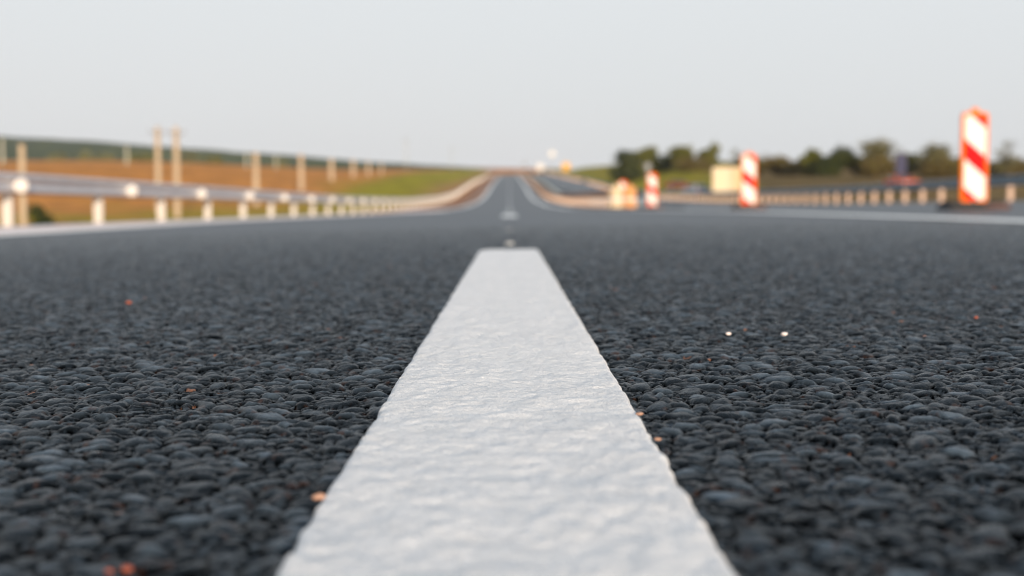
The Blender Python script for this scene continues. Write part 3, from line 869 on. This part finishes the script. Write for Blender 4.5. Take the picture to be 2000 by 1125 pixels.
# left: bush by the guardrail and small trees where field meets hill
Xb = at(86, 44); tree('bush', Xb, 44, .12-gz(Xb, 44), 1.2, M['leaf_dark'], 'dark green bush seen under the left guardrail', 'bush', n=1500, leaf=.05, seed=60, low=.1)
fl = [(118, 'leaf_far', 300, 'first'), (172, 'leaf_far', 297, 'second'), (212, 'leaf_far', 298, 'third'), (262, 'leaf_green', 303, 'fourth'), (292, 'leaf_green', 300, 'fifth'), (372, 'leaf_far', 296, 'sixth'), (420, 'leaf_green', 306, 'seventh'), (546, 'leaf_far', 311, 'eighth')]
for k, (px, mm, yt, od) in enumerate(fl):
    d = 560; X = at(px, d); z = gz(X, d); h = max(4, CAMH+(HY-yt)/F*d-z)
    tree('tree', X, d, h, 46/F*d, M[mm], '%s hazy tree from the left along the far edge of the orange field' % od, group='hazy trees between field and hill', n=700, leaf=.5, seed=70+k, low=.05)

# ------------------------------------------------------------------ haze
bm = bmesh.new()
box(bm, (0, 880, 30), (3400, 2000, 90))
hz = bm_obj('haze', bm, [])
m = bpy.data.materials.new('haze'); m.use_nodes = True; nt = m.node_tree
for n_ in list(nt.nodes):
    if n_.type != 'OUTPUT_MATERIAL': nt.nodes.remove(n_)
pv = nt.nodes.new('ShaderNodeVolumePrincipled')
pv.inputs['Density'].default_value = .00013
pv.inputs['Color'].default_value = (.86, .90, .95, 1)
pv.inputs['Anisotropy'].default_value = .0
nt.links.new(pv.outputs[0], [n_ for n_ in nt.nodes if n_.type == 'OUTPUT_MATERIAL'][0].inputs['Volume'])
hz.data.materials.append(m); tag(hz, kind='stuff')
HAZE = True
if not HAZE: bpy.data.objects.remove(hz)

# ------------------------------------------------------------------ light, sky
EL, AZ = R(8), R(168)      # sun behind the camera, to the right; azimuth clockwise from +Y
sun = bpy.data.lights.new('sun', 'SUN'); sun.energy = 4.8; sun.angle = R(.6); sun.color = (1, .83, .65)
so = bpy.data.objects.new('sun', sun); link(so)
dirv = Vector((math.sin(AZ)*math.cos(EL), math.cos(AZ)*math.cos(EL), math.sin(EL)))
so.rotation_euler = dirv.to_track_quat('Z', 'Y').to_euler()
w = bpy.data.worlds.new('World'); scene.world = w; w.use_nodes = True
nt = w.node_tree; N = nt.nodes; L = nt.links
bg = N['Background']
sky = N.new('ShaderNodeTexSky'); sky.sky_type = 'NISHITA'; sky.sun_disc = False
sky.sun_elevation = EL; sky.sun_rotation = AZ; sky.air_density = 1.0; sky.dust_density = 3; sky.ozone_density = 1.0
mx = N.new('ShaderNodeMix'); mx.data_type = 'RGBA'; mx.inputs[0].default_value = .88
L.new(sky.outputs[0], mx.inputs[6])
# hazy air: bright milky band low down, deeper blue grey overhead
tc = N.new('ShaderNodeTexCoord'); sp = N.new('ShaderNodeSeparateXYZ'); cr = N.new('ShaderNodeValToRGB'); vm = N.new('ShaderNodeVectorMath')
L.new(tc.outputs['Generated'], sp.inputs[0]); L.new(sp.outputs['Z'], cr.inputs[0])
cr.color_ramp.interpolation = 'EASE'
e = cr.color_ramp.elements
e[0].position = 0; e[0].color = (.785, .805, .838, 1)
e[1].position = 1; e[1].color = (.44, .55, .68, 1)
k = e.new(.24); k.color = (.845, .88, .905, 1)
k = e.new(.55); k.color = (.69, .75, .82, 1)
vm.operation = 'SCALE'
fb = N.new('ShaderNodeMapRange'); fb.interpolation_type = 'SMOOTHSTEP'   # dimming added behind the camera to darken the stones' near sides
fb.inputs[1].default_value = -.55; fb.inputs[2].default_value = .35; fb.inputs[3].default_value = 9.4; fb.inputs[4].default_value = 10
L.new(sp.outputs['Y'], fb.inputs[0]); L.new(fb.outputs[0], vm.inputs['Scale'])
L.new(cr.outputs[0], vm.inputs[0]); L.new(vm.outputs[0], mx.inputs[7])
L.new(mx.outputs[2], bg.inputs[0]); bg.inputs[1].default_value = .1

# ------------------------------------------------------------------ camera
cam = bpy.data.cameras.new('camera'); co_ = bpy.data.objects.new('camera', cam); link(co_)
cam.sensor_width = 36; cam.lens = 36*F/2000; cam.clip_start = .02; cam.clip_end = 6000
co_.location = (0, 0, CAMH+.004)
co_.rotation_euler = (R(90)-math.atan(164.5/F), 0, -math.atan(5/F))
cam.dof.use_dof = True; cam.dof.focus_distance = .85; cam.dof.aperture_fstop = 6.3; cam.dof.aperture_blades = 0
scene.camera = co_
scene.view_settings.view_transform = 'Standard'; scene.view_settings.look = 'None'
scene.view_settings.exposure = 0; scene.view_settings.gamma = 1
scene.cycles.use_denoising = True
scene.cycles.filter_width = 1.0
scene.cycles.max_bounces = 6
scene.cycles.volume_bounces = 1
